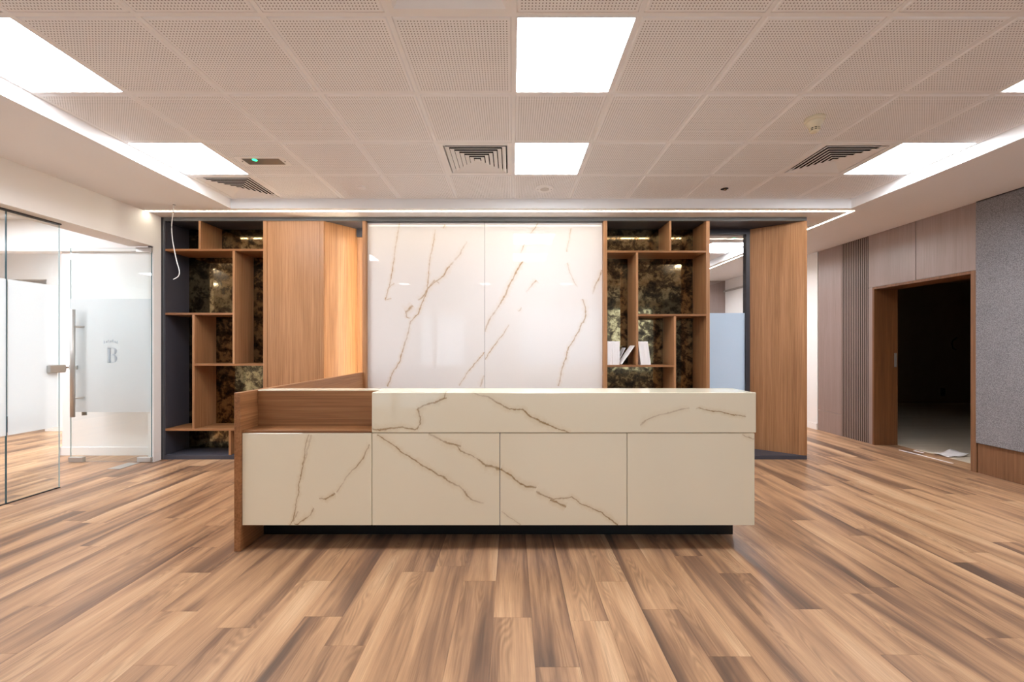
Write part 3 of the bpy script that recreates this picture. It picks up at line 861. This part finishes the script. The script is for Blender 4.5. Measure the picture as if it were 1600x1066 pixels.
# ================================================================== glazed screen and open glass door
def pane_box(x0, x1, y0, y1, z0, z1, thin, pale=None):
    """glass sheet whose narrow edges show green; thin = axis of its thickness"""
    # face order in MB.box: bottom, top, y0, x1, y1, x0
    mi = [1, 1, 0, 1, 0, 1] if thin == 'Y' else [1, 1, 1, 0, 1, 0]
    if pale: mi[pale] = 2
    return MB().box(x0, x1, y0, y1, z0, z1, mi)
G = [M['glass'], M['glass_edge'], M['pale_edge']]
w1 = structure('window_1')
ys = [3.706, 3.316, 2.066, 0.816, -0.434, -1.684, -2.99]
for k in range(len(ys) - 1):
    y1, y0 = ys[k] - (0.002 if k else 0), ys[k + 1] + 0.002
    p = pane_box(-4.116, -4.104, y0, y1, 0.006, 2.383, 'X', 4 if k == 0 else None).build('glass_pane', G, w1)
    MB().box(-4.1035, -4.1025, y0 + 0.004, y1 - (0.02 if k == 0 else 0.004), 0.556, 1.828).build('frosted_film', M['film'], p)
box = MB().cbox(-4.145, -4.075, 3.60, 3.735, 1.045, 1.115, 0.006).build('strike_box', M['chrome'], w1)
MB().cbox(-4.135, -4.085, 3.735, 3.742, 1.06, 1.10, 0.001).build('keeper', M['brass'], box)

door = structure('door_1')
DY = 4.52
leaf = pane_box(-4.885, -3.99, DY - 0.005, DY + 0.007, 0.012, 2.372, 'Y', 5).build('glass_leaf', G, door)
MB().box(-4.88, -3.995, DY - 0.0065, DY - 0.0055, 0.560, 1.812).build('frosted_film', M['film'], leaf)
for x0, x1, z0, z1 in ((-4.897, -4.735, 0.008, 0.062), (-4.14, -3.985, 0.008, 0.062), (-4.155, -3.985, 2.325, 2.378)):
    MB().cbox(x0, x1, DY - 0.017, DY + 0.019, z0, z1, 0.003).build('patch_fitting', M['chrome'], door)
MB().cbox(-4.02, -3.985, DY - 0.012, DY + 0.014, 2.378, 2.394, 0.002).build('top_pivot', M['frame_dark'], door)
def pull(y, s):
    h = MB().tube([(-4.80, y, 0.512), (-4.80, y, 1.688)], 0.021, 16)
    h.tube([(-4.80, y, 1.50), (-4.76, (y + DY) / 2, 1.50), (-4.73, DY, 1.50)], 0.010, 10)
    h.tube([(-4.80, y, 0.72), (-4.76, (y + DY) / 2, 0.72), (-4.73, DY, 0.72)], 0.010, 10)
    o = h.build('pull_handle', M['chrome'], door, True)
    return o
pull(DY - 0.060, -1)
pull(DY + 0.062, 1)
lk = MB().cbox(-4.89, -4.80, DY - 0.016, DY + 0.018, 1.03, 1.075, 0.004).build('lock_body', M['chrome'], door)
MB().box(-4.905, -4.895, DY - 0.045, DY - 0.010, 1.045, 1.058).cbox(-4.915, -4.885, DY - 0.068, DY - 0.045, 1.030, 1.062, 0.003).build('key', M['brass'], lk)
# letter mark on the film: an inline serif B below a small crest
def mark():
    mb = MB(); y0, y1 = DY - 0.0078, DY - 0.0068
    bx, bz, s = -4.468, 1.105, 1.0
    H = 0.165
    for x0, x1 in ((0.0, 0.006), (0.013, 0.034)):
        mb.box(bx + x0, bx + x1, y0, y1, bz, bz + H)
    mb.box(bx - 0.012, bx + 0.06, y0, y1, bz, bz + 0.005)
    mb.box(bx - 0.012, bx + 0.055, y0, y1, bz + H - 0.005, bz + H)
    mb.box(bx + 0.03, bx + 0.06, y0, y1, bz + 0.085, bz + 0.090)
    def bowl(cz, rx, rz, t):
        n = 14
        for i in range(n):
            a0 = -math.pi / 2 + math.pi * i / n; a1 = -math.pi / 2 + math.pi * (i + 1) / n
            q = []
            for a, k in ((a0, 0), (a1, 0), (a1, 1), (a0, 1)):
                th = t * (0.25 + 0.75 * math.cos(a))
                rr = (rx - k * th, rz - k * 0.005)
                q.append((bx + 0.055 + rr[0] * math.cos(a), cz + rr[1] * math.sin(a)))
            mb.prism_y(q, y0, y1)
    bowl(bz + 0.0435, 0.052, 0.0435, 0.028)
    bowl(bz + 0.1265, 0.047, 0.0385, 0.026)
    # crest: five small peaks on a curved line
    for k in range(7):
        x = bx - 0.05 + k * 0.024
        z = bz + 0.205 + 0.018 * math.cos((k - 3) / 3 * 1.3)
        h = 0.022 if k % 2 else 0.034
        mb.prism_y([(x, z), (x + 0.006, z), (x + 0.010, z + h), (x + 0.006, z + h)], y0, y1)
        mb.prism_y([(x + 0.014, z), (x + 0.018, z), (x + 0.012, z + h), (x + 0.009, z + h)], y0, y1)
    return mb.build('letter_mark', M['film_mark'], leaf)
mark()
plate = props(MB().cbox(-4.23, -4.10, 4.27, 4.50, 0.0, 0.004, 0.001).build('floor_plate', M['chrome']),
              'flat steel cover plate in the floor at the foot of the glass door', 'floor plate')
# ================================================================== reception desk
desk = thing('reception_desk', 'long reception desk of cream marble panels with wooden end and open niche', 'desk', (-0.1, 2.9, 0.0))
doff = base_of(desk)
YD = 2.556
WY = M['wood_y']
MB().cbox(-1.7305, -1.691, 2.542, 4.69, 0.0, 0.989, 0.0015).build('end_panel', WY, desk)
edges = [(-1.689, -0.8795), (-0.8755, -0.078), (-0.074, 0.719), (0.723, 1.519)]
for k, (a, b) in enumerate(edges):
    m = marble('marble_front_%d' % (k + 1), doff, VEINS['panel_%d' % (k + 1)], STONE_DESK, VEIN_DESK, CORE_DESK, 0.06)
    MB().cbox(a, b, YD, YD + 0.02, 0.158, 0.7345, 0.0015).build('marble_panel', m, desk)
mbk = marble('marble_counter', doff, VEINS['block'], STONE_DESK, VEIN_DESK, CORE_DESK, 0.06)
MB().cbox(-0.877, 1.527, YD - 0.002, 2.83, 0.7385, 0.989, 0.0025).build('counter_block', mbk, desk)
MB().cbox(-1.690, -0.8785, YD + 0.001, 2.735, 0.7375, 0.752, 0.0015).build('niche_shelf', WX, desk)
MB().cbox(-1.690, -0.8785, 2.715, 2.737, 0.752, 0.983, 0.001).build('niche_back', WX, desk)
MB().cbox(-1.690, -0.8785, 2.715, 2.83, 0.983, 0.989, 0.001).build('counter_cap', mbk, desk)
MB().box(-1.690, 1.497, YD + 0.021, 2.60, 0.16, 0.735).build('carcass', M['charcoal'], desk)
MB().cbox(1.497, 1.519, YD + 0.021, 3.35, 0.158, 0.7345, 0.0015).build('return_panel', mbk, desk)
MB().cbox(-1.690, 1.497, 2.84, 3.36, 0.708, 0.7345, 0.002).build('worktop', M['white'], desk)
MB().box(-1.690, 1.503, 2.78, 3.30, 0.0, 0.157).build('plinth', M['plinth'], desk)
MB().box(-1.690, 1.497, 2.60, 2.84, 0.62, 0.735).build('support_rail', M['charcoal'], desk)

# ================================================================== ceiling fittings
def light_mesh(mat): return MB().box(-0.283, 0.283, -0.283, 0.283, -0.0015, 0.006).mesh('diffuser', mat)
FRM = MB()
for a in ((-0.288, -0.283, -0.288, 0.288), (0.283, 0.288, -0.288, 0.288), (-0.283, 0.283, -0.288, -0.283), (-0.283, 0.283, 0.283, 0.288)):
    FRM.box(a[0], a[1], a[2], a[3], -0.004, 0.01)
FRM = FRM.mesh('frame', M['offwhite'])
HOUS = MB().box(-0.288, 0.288, -0.288, 0.288, 0.011, 0.06).mesh('housing', M['metalwhite'])
DIFM = light_mesh(M['panel_light'])
def panel(x, y, label, group, z=ZC, dm=None):
    t = thing('ceiling_light', label, 'ceiling light', (x, y, z), group)
    place('diffuser', dm or DIFM, (x, y, z), t)
    place('frame', FRM, (x, y, z), t)
    place('housing', HOUS, (x, y, z), t)
    return t
GL = 'square light panels in the tiled ceiling'
lab = {(0, 0): 'large square ceiling light panel near the camera, above the desk centre',
       (0, 2): 'square ceiling light panel beside the middle air diffuser, above the desk',
       (-5, 0): 'square ceiling light panel at the upper left corner of the picture',
       (-5, 2): 'square ceiling light panel next to the left soffit and emergency light',
       (5, 0): 'square ceiling light panel cut off by the right edge of the picture',
       (5, 2): 'square ceiling light panel between the right air diffuser and right soffit'}
for c in LIGHTS:
    x, y = cell(*c)
    panel(x, y, lab[c], GL)
CD = light_mesh(M['corridor_light'])
for k, w in ((2, 'seen through the window beside the bookcase'), (5, 'at the far end of the corridor behind the bookcases')):
    panel(cell(5, 0)[0], CY[k] + 0.3, 'square ceiling light panel ' + w, 'light panels of the corridor', ZC, CD)
ORD3 = ['farthest', 'middle', 'nearest']
SD = light_mesh(M['side_fill_light'])  # panels added out of view to light the glazed room
for k, (x, y) in enumerate(((-5.4, 3.9), (-5.4, 2.4), (-5.4, 0.6), (-7.2, 3.9), (-7.2, 2.4), (-7.2, 0.6))):
    panel(x, y, 'added unseen light panel in the glazed room, %s along the row %s the glass' % (ORD3[k % 3], 'nearest' if k < 3 else 'farthest from'), 'added light panels of the glazed room', 2.764, SD)
for x, y, w in ((-5.75, 5.6, 'alcove behind the open glass door'),):  # hidden lamp added to lift the alcove walls
    panel(x, y, 'added unseen light panel in the ' + w, None, 2.764, light_mesh(M['alcove_fill_light']))

# four-way air diffusers
def diffuser(x, y, label):
    t = thing('air_diffuser', label, 'air vent', (x, y, ZC), 'square four way air diffusers')
    fr = MB()
    A, B_, C_ = 0.288, 0.252, 0.246
    ring = lambda h, z: [(-h, -h, z), (h, -h, z), (h, h, z), (-h, h, z)]
    def strip(mb, h0, z0, h1, z1):
        vs = ring(h0, z0) + ring(h1, z1)
        mb.add(vs, [(i, (i + 1) % 4, 4 + (i + 1) % 4, 4 + i) for i in range(4)])
    strip(fr, A, 0.004, A, -0.004); strip(fr, A, -0.004, B_, -0.006); strip(fr, B_, -0.006, C_, 0.030)
    place('frame', fr.mesh('frame', M['metalwhite']), (x, y, ZC), t)
    for h in (0.240, 0.204, 0.168, 0.132, 0.096, 0.060):
        v = MB()
        strip(v, h, -0.007, h - 0.029, 0.004); strip(v, h - 0.029, 0.004, h - 0.030, 0.002)
        strip(v, h - 0.030, 0.002, h - 0.004, -0.0095); strip(v, h - 0.004, -0.0095, h, -0.007)
        place('vane', v.mesh('vane', M['metalwhite']), (x, y, ZC), t)
    cp = MB(); strip(cp, 0.024, -0.007, 0.006, 0.002); cp.add(ring(0.006, 0.002), [(0, 1, 2, 3)]); cp.add(ring(0.024, -0.007), [(3, 2, 1, 0)])
    place('centre_cap', cp.mesh('centre_cap', M['metalwhite']), (x, y, ZC), t)
    pl = MB().box(-0.25, 0.25, -0.25, 0.25, 0.07, 0.075)
    for a in ((-0.252, -0.247, -0.25, 0.25), (0.247, 0.252, -0.25, 0.25), (-0.25, 0.25, -0.252, -0.247), (-0.25, 0.25, 0.247, 0.252)):
        pl.box(a[0], a[1], a[2], a[3], 0.031, 0.075)
    place('plenum', pl.mesh('plenum', M['black']), (x, y, ZC), t)
    return t
for c, lb in (((-1, 2), 'square white air diffuser in the middle of the ceiling beside a light panel'),
              ((-5, 3), 'square white air diffuser in the far left corner of the tiled ceiling'),
              ((4, 2), 'square white air diffuser at the right, below the smoke detector')):
    diffuser(*cell(*c), lb)
# return-air frame, mostly above the picture's top edge
x, y = cell(-1, -1)
t = thing('return_grille', 'square white return air frame cut off by the top edge of the picture', 'air vent', (x, y, ZC))
mb = MB()
ring = lambda h, z: [(-h, -h, z), (h, -h, z), (h, h, z), (-h, h, z)]
for h0, z0, h1, z1 in ((0.288, 0.004, 0.288, -0.006), (0.288, -0.006, 0.262, -0.006), (0.262, -0.006, 0.225, 0.035)):
    mb.add(ring(h0, z0) + ring(h1, z1), [(i, (i + 1) % 4, 4 + (i + 1) % 4, 4 + i) for i in range(4)])
place('frame', mb.mesh('frame', M['metalwhite']), (x, y, ZC), t)
place('back_plate', MB().box(-0.23, 0.23, -0.23, 0.23, 0.034, 0.04).mesh('back_plate', M['metalwhite']), (x, y, ZC), t)

# emergency light, smoke detector, speaker, sprinklers
for ex, ey, lb in ((-2.10, 3.455, 'flush emergency light plate with smoked lens and green pilot light'),
                   (3.24, 5.90, 'emergency light with green pilot lamp seen through the window pane')):
    t = thing('emergency_light', lb, 'emergency light', (ex, ey, ZC))
    MB().cbox(ex - 0.205, ex + 0.205, ey - 0.085, ey + 0.085, ZC - 0.010, ZC - 0.004, 0.002).build('plate', M['metalwhite'], t)
    MB().cbox(ex - 0.155, ex + 0.155, ey - 0.052, ey + 0.056, ZC - 0.0125, ZC - 0.0095, 0.001).build('lens', M['smoked'], t)
    MB().lathe(ex - 0.055, ey - 0.034, [(0.020, ZC - 0.0150), (0.020, ZC - 0.0120)], 14).build('pilot_lamp', M['green_led'], t)
    for s in (-1, 1):
        MB().lathe(ex + s * 0.180, ey, [(0.005, ZC - 0.0118), (0.005, ZC - 0.0098)], 10).build('screw', M['frame_dark'], t)


sx, sy = 2.087, 2.815
t = thing('smoke_detector', 'cream domed smoke detector hanging from a perforated ceiling tile', 'smoke detector', (sx, sy, ZC))
MB().lathe(sx, sy, [(0.060, ZC - 0.004), (0.060, ZC - 0.022), (0.056, ZC - 0.028), (0.050, ZC - 0.030)], 32).build('base', M['cream'], t, True)
MB().lathe(sx, sy, [(0.052, ZC - 0.029), (0.051, ZC - 0.036), (0.034, ZC - 0.070), (0.032, ZC - 0.072)], 32).build('housing', M['cream'], t, True)
MB().lathe(sx, sy, [(0.027, ZC - 0.071), (0.026, ZC - 0.092)], 24).build('sensor_chamber', M['black'], t)
for k in range(2):
    MB().lathe(sx, sy, [(0.031 - k * 0.002, ZC - 0.080 - 0.009 * k), (0.031 - k * 0.002, ZC - 0.083 - 0.009 * k)], 24).build('vent_ring', M['cream'], t)
for k in range(8):
    a = 2 * math.pi * k / 8
    cx, cy = sx + 0.0285 * math.cos(a), sy + 0.0285 * math.sin(a)
    MB().box(cx - 0.003, cx + 0.003, cy - 0.003, cy + 0.003, ZC - 0.093, ZC - 0.071).build('vent_rib', M['cream'], t)
MB().lathe(sx, sy, [(0.028, ZC - 0.092), (0.026, ZC - 0.098), (0.010, ZC - 0.101)], 24).build('nose_cap', M['cream'], t, True)

px_, py_ = 0.324, 4.055
t = thing('ceiling_speaker', 'round white ceiling speaker set in the tile behind the desk lights', 'speaker', (px_, py_, ZC))
MB().lathe(px_, py_, [(0.095, ZC - 0.004), (0.095, ZC - 0.008), (0.085, ZC - 0.014), (0.045, ZC - 0.014)], 36).build('ring', M['metalwhite'], t)
MB().lathe(px_, py_, [(0.044, ZC - 0.0135), (0.043, ZC - 0.0160)], 28).build('grille', M['speaker'], t)
for s in (-1, 1):
    MB().lathe(px_ + s * 0.066, py_, [(0.004, ZC - 0.0135), (0.004, ZC - 0.0152)], 8).build('screw', M['frame_dark'], t)
kx, ky = -1.485, 4.03
t = thing('sprinkler_cover', 'small round white sprinkler cover flush in a left rear ceiling tile', 'sprinkler', (kx, ky, ZC))
MB().lathe(kx, ky, [(0.040, ZC - 0.0045), (0.041, ZC - 0.010), (0.038, ZC - 0.012)], 24).build('cover_plate', M['offwhite'], t)
hx, hy = 2.115, 4.064
t = thing('fire_sprinkler', 'dark open sprinkler hole with brass head in a right rear ceiling tile', 'sprinkler', (hx, hy, ZC))
MB().lathe(hx, hy, [(0.036, ZC - 0.0042), (0.036, ZC - 0.0052)], 20).build('hole_liner', M['black'], t)
MB().lathe(hx + 0.006, hy, [(0.010, ZC - 0.005), (0.009, ZC - 0.014), (0.015, ZC - 0.015), (0.015, ZC - 0.018)], 14).build('nozzle', M['brass'], t)

# LED profile: along the soffit, then back along the right
t = thing('led_strip', 'thin warm LED light line let into the soffit before the shelving wall', 'light strip', (0.0, 4.43, ZS))
MB().box(-3.975, 3.712, 4.422, 4.445, ZS - 0.002, ZS + 0.004).build('lens', M['strip'], t)
t = thing('led_strip', 'thin LED light line running back along the right soffit past the shelving', 'light strip', (3.70, 6.7, ZS))
MB().box(3.690, 3.712, 4.446, 9.0, ZS - 0.002, ZS + 0.004).build('lens', M['strip'], t)
t = thing('led_tape', 'upright LED tape hidden in the niche left of the marble wall', 'light strip', (-1.706, 4.77, 0.1))
MB().box(-1.708, -1.703, 4.76, 4.775, 0.30, 2.66).build('lens', M['recess_led'], t)
for k, x in enumerate((-2.5, -0.62, 1.26)):
    t = thing('downlight', 'small square downlight behind the camera, the %s one' % ('left', 'middle', 'right')[k], 'downlight', (x, -0.1, ZS), 'downlights behind the camera')
    MB().box(x - 0.095, x + 0.095, -0.16, -0.04, ZS - 0.004, ZS - 0.001).build('lens', M['spot'], t)

# ================================================================== loose things
def brochure_mesh(w, h, d, r):
    """stitched booklet standing on its foot: glossy cover folded round a recessed block of pages"""
    c = 0.0012
    mb = MB().box(-w / 2, -w / 2 + c, 0, d, 0, h).box(w / 2 - c, w / 2, 0, d, 0, h).box(-w / 2 + c, w / 2 - c, 0, c * 1.5, 0, h)
    mb.box(-w / 2 + c, w / 2 - c, c * 1.6, d - 0.003, 0.002, h - 0.003, 1)
    return mb.mesh('brochure', [M['paper'], M['print']])
ZSH = 1.0742
GB = 'white brochures in the right bookcase'
ORD = ['first', 'second', 'third', 'fourth', 'fifth', 'sixth', 'seventh']
L1 = 'white upright brochure, %s from the wooden side panel of the right bookcase'
x = 1.088
w1s = [0.0215, 0.0205, 0.0210, 0.0200, 0.0215, 0.0205, 0.0190]
for k, w in enumerate(w1s):
    o = place('brochure', brochure_mesh(w - 0.0012, 0.270 - 0.002 * (k % 3), 0.2, 0), (x + w / 2, 4.662 + 0.004 * ((k * 3) % 4), ZSH))
    props(o, L1 % ORD[k], 'brochure', 'upright white brochures in the right bookcase')
    x += w
tilt = math.radians(-7.5)
L2 = 'white tilted brochure, %s in the leaning row counted from the bookcase divider'
w2s = [0.0195, 0.0185, 0.0190, 0.0190, 0.0180, 0.0190]
x = 1.474
for k, w in enumerate(w2s):
    o = place('brochure', brochure_mesh(w - 0.0010, 0.268 - 0.002 * (k % 2), 0.2, 0), (x + w / 2, 4.665 + 0.003 * ((k * 2) % 3), ZSH + 0.0014))
    o.rotation_euler = (0, tilt, 0)
    props(o, L2 % ORD[k], 'brochure', 'tilted white brochures in the right bookcase')
    x += w / math.cos(tilt)
# slumped booklets between the row and the divider
def leaner(x0, x1, ztop, y, th, label):
    L = math.hypot(x1 - x0, ztop - ZSH)
    me = brochure_mesh(th, L, 0.17 if y < 4.7 else 0.14, 0)
    o = place('brochure', me, (x0, y, ZSH + 0.006))
    o.rotation_euler = (0, math.atan2(x1 - x0, ztop - ZSH), 0)
    props(o, label, 'brochure')
leaner(1.250, 1.400, 1.287, 4.665, 0.010, 'single white brochure slumped at a slant against the bookcase divider')
leaner(1.246, 1.345, 1.262, 4.842, 0.008, 'white brochure slumped behind the slanting one, half hidden')

# white cable hanging from the soffit
sY = 4.236
pw = [(-3.506, 4.236, 2.754), (-3.519, 4.236, 2.654), (-3.539, 4.246, 2.541), (-3.532, 4.246, 2.409), (-3.512, 4.246, 2.289), (-3.479, 4.236, 2.17), (-3.446, 4.226, 2.083), (-3.443, 4.226, 2.037), (-3.459, 4.226, 2.004), (-3.512, 4.236, 1.98)]
pw[0] = (pw[0][0], pw[0][1], ZS + 0.003)
t = thing('hanging_cable', 'white cable dangling from the soffit before the left bookcase', 'cable', (pw[0][0], sY, ZS))
# smooth the run through the points
sm_ = []
for k in range(len(pw) - 1):
    p0, p1, p2, p3 = (Vector(pw[max(k - 1, 0)]), Vector(pw[k]), Vector(pw[k + 1]), Vector(pw[min(k + 2, len(pw) - 1)]))
    for q in range(4):
        u = q / 4
        sm_.append(0.5 * ((2 * p1) + (p2 - p0) * u + (2 * p0 - 5 * p1 + 4 * p2 - p3) * u * u + (3 * p1 - p0 - 3 * p2 + p3) * u ** 3))
sm_.append(Vector(pw[-1]))
MB().tube(sm_, 0.0042, 8).build('sheath', M['white'], t, True)
MB().lathe(pw[0][0], sY, [(0.012, ZS - 0.0015), (0.012, ZS + 0.001)], 14).build('hole_rim', M['frame_dark'], t)

# scraps at the threshold of the dark room
def sheet(name, pts, z, mat, label, cat):
    n = len(pts)
    mb = MB()
    vs = [(x, y, z + h) for x, y, h in pts] + [(x, y, z + h + 0.0015) for x, y, h in pts]
    c = n // 2
    mb.add(vs, [tuple(reversed(range(n))), tuple(range(n, 2 * n))] + [(i, (i + 1) % n, n + (i + 1) % n, n + i) for i in range(n)])
    return props(mb.build(name, mat), label, cat)
def paper_scrap():
    """folded sheet: a grid lifted along two creases"""
    mb = MB(); nx, ny = 8, 6
    vs = []; 
    for j in range(ny + 1):
        for i in range(nx + 1):
            u, v = i / nx, j / ny
            x = 5.02 + 0.30 * u - 0.05 * v; y = 4.70 + 0.16 * v + 0.05 * u
            z = 0.005 + 0.045 * max(0, abs(u - 0.35) - 0.12) * (0.6 + v) + 0.012 * math.sin(5 * u + 3 * v) ** 2 + 0.05 * max(0, u - 0.75) * (1 - v)
            vs.append((x, y, z))
    n = len(vs)
    fs = []
    for j in range(ny):
        for i in range(nx):
            a = j * (nx + 1) + i
            fs.append((a, a + 1, a + nx + 2, a + nx + 1))
    mb.add(vs, fs)
    o = mb.build('paper_sheet', M['paper'], None, True)
    sol = o.modifiers.new('thickness', 'SOLIDIFY'); sol.thickness = 0.0012; sol.offset = 1
    return props(o, 'crumpled white paper sheet lying at the threshold of the dark room', 'paper')
paper_scrap()
def lath(name, a, b, w, label):
    a = Vector(a); b = Vector(b); d = (b - a).normalized(); n_ = Vector((-d.y, d.x, 0)) * (w / 2)
    q = [(a - n_)[:2], (b - n_)[:2], (b + n_)[:2], (a + n_)[:2]]
    mb = MB().prism(q, 0.0002, 0.006)
    return props(mb.build(name, M['paper']), label, 'strip')
lath('trim_strip', (4.80, 5.06, 0), (4.83, 4.80, 0), 0.011, 'thin white trim strip on the floor before the opening, the farther one')
lath('trim_strip', (4.82, 4.79, 0), (4.83, 4.47, 0), 0.010, 'thin white trim strip on the floor before the opening, the nearer one')
lath('trim_scrap', (4.955, 5.03, 0), (4.955, 4.92, 0), 0.018, 'short white scrap of trim inside the wooden opening')

# dark room details
t = thing('wall_cable', 'short dark cable curling from the far wall of the dark room', 'cable', (9.9, 9.36, 1.3))
cb = [(10.20, 9.362, 1.50), (10.10, 9.352, 1.44), (10.07, 9.35, 1.36), (10.10, 9.352, 1.26), (10.17, 9.355, 1.22)]
MB().tube(cb, 0.012, 8).build('sheath', M['black'], t, True)
t = thing('wall_socket', 'small dark socket plate low on the far wall of the dark room', 'socket', (9.88, 9.37, 0.2))
MB().cbox(9.83, 9.93, 9.355, 9.37, 0.16, 0.34, 0.004).build('plate', M['black'], t)
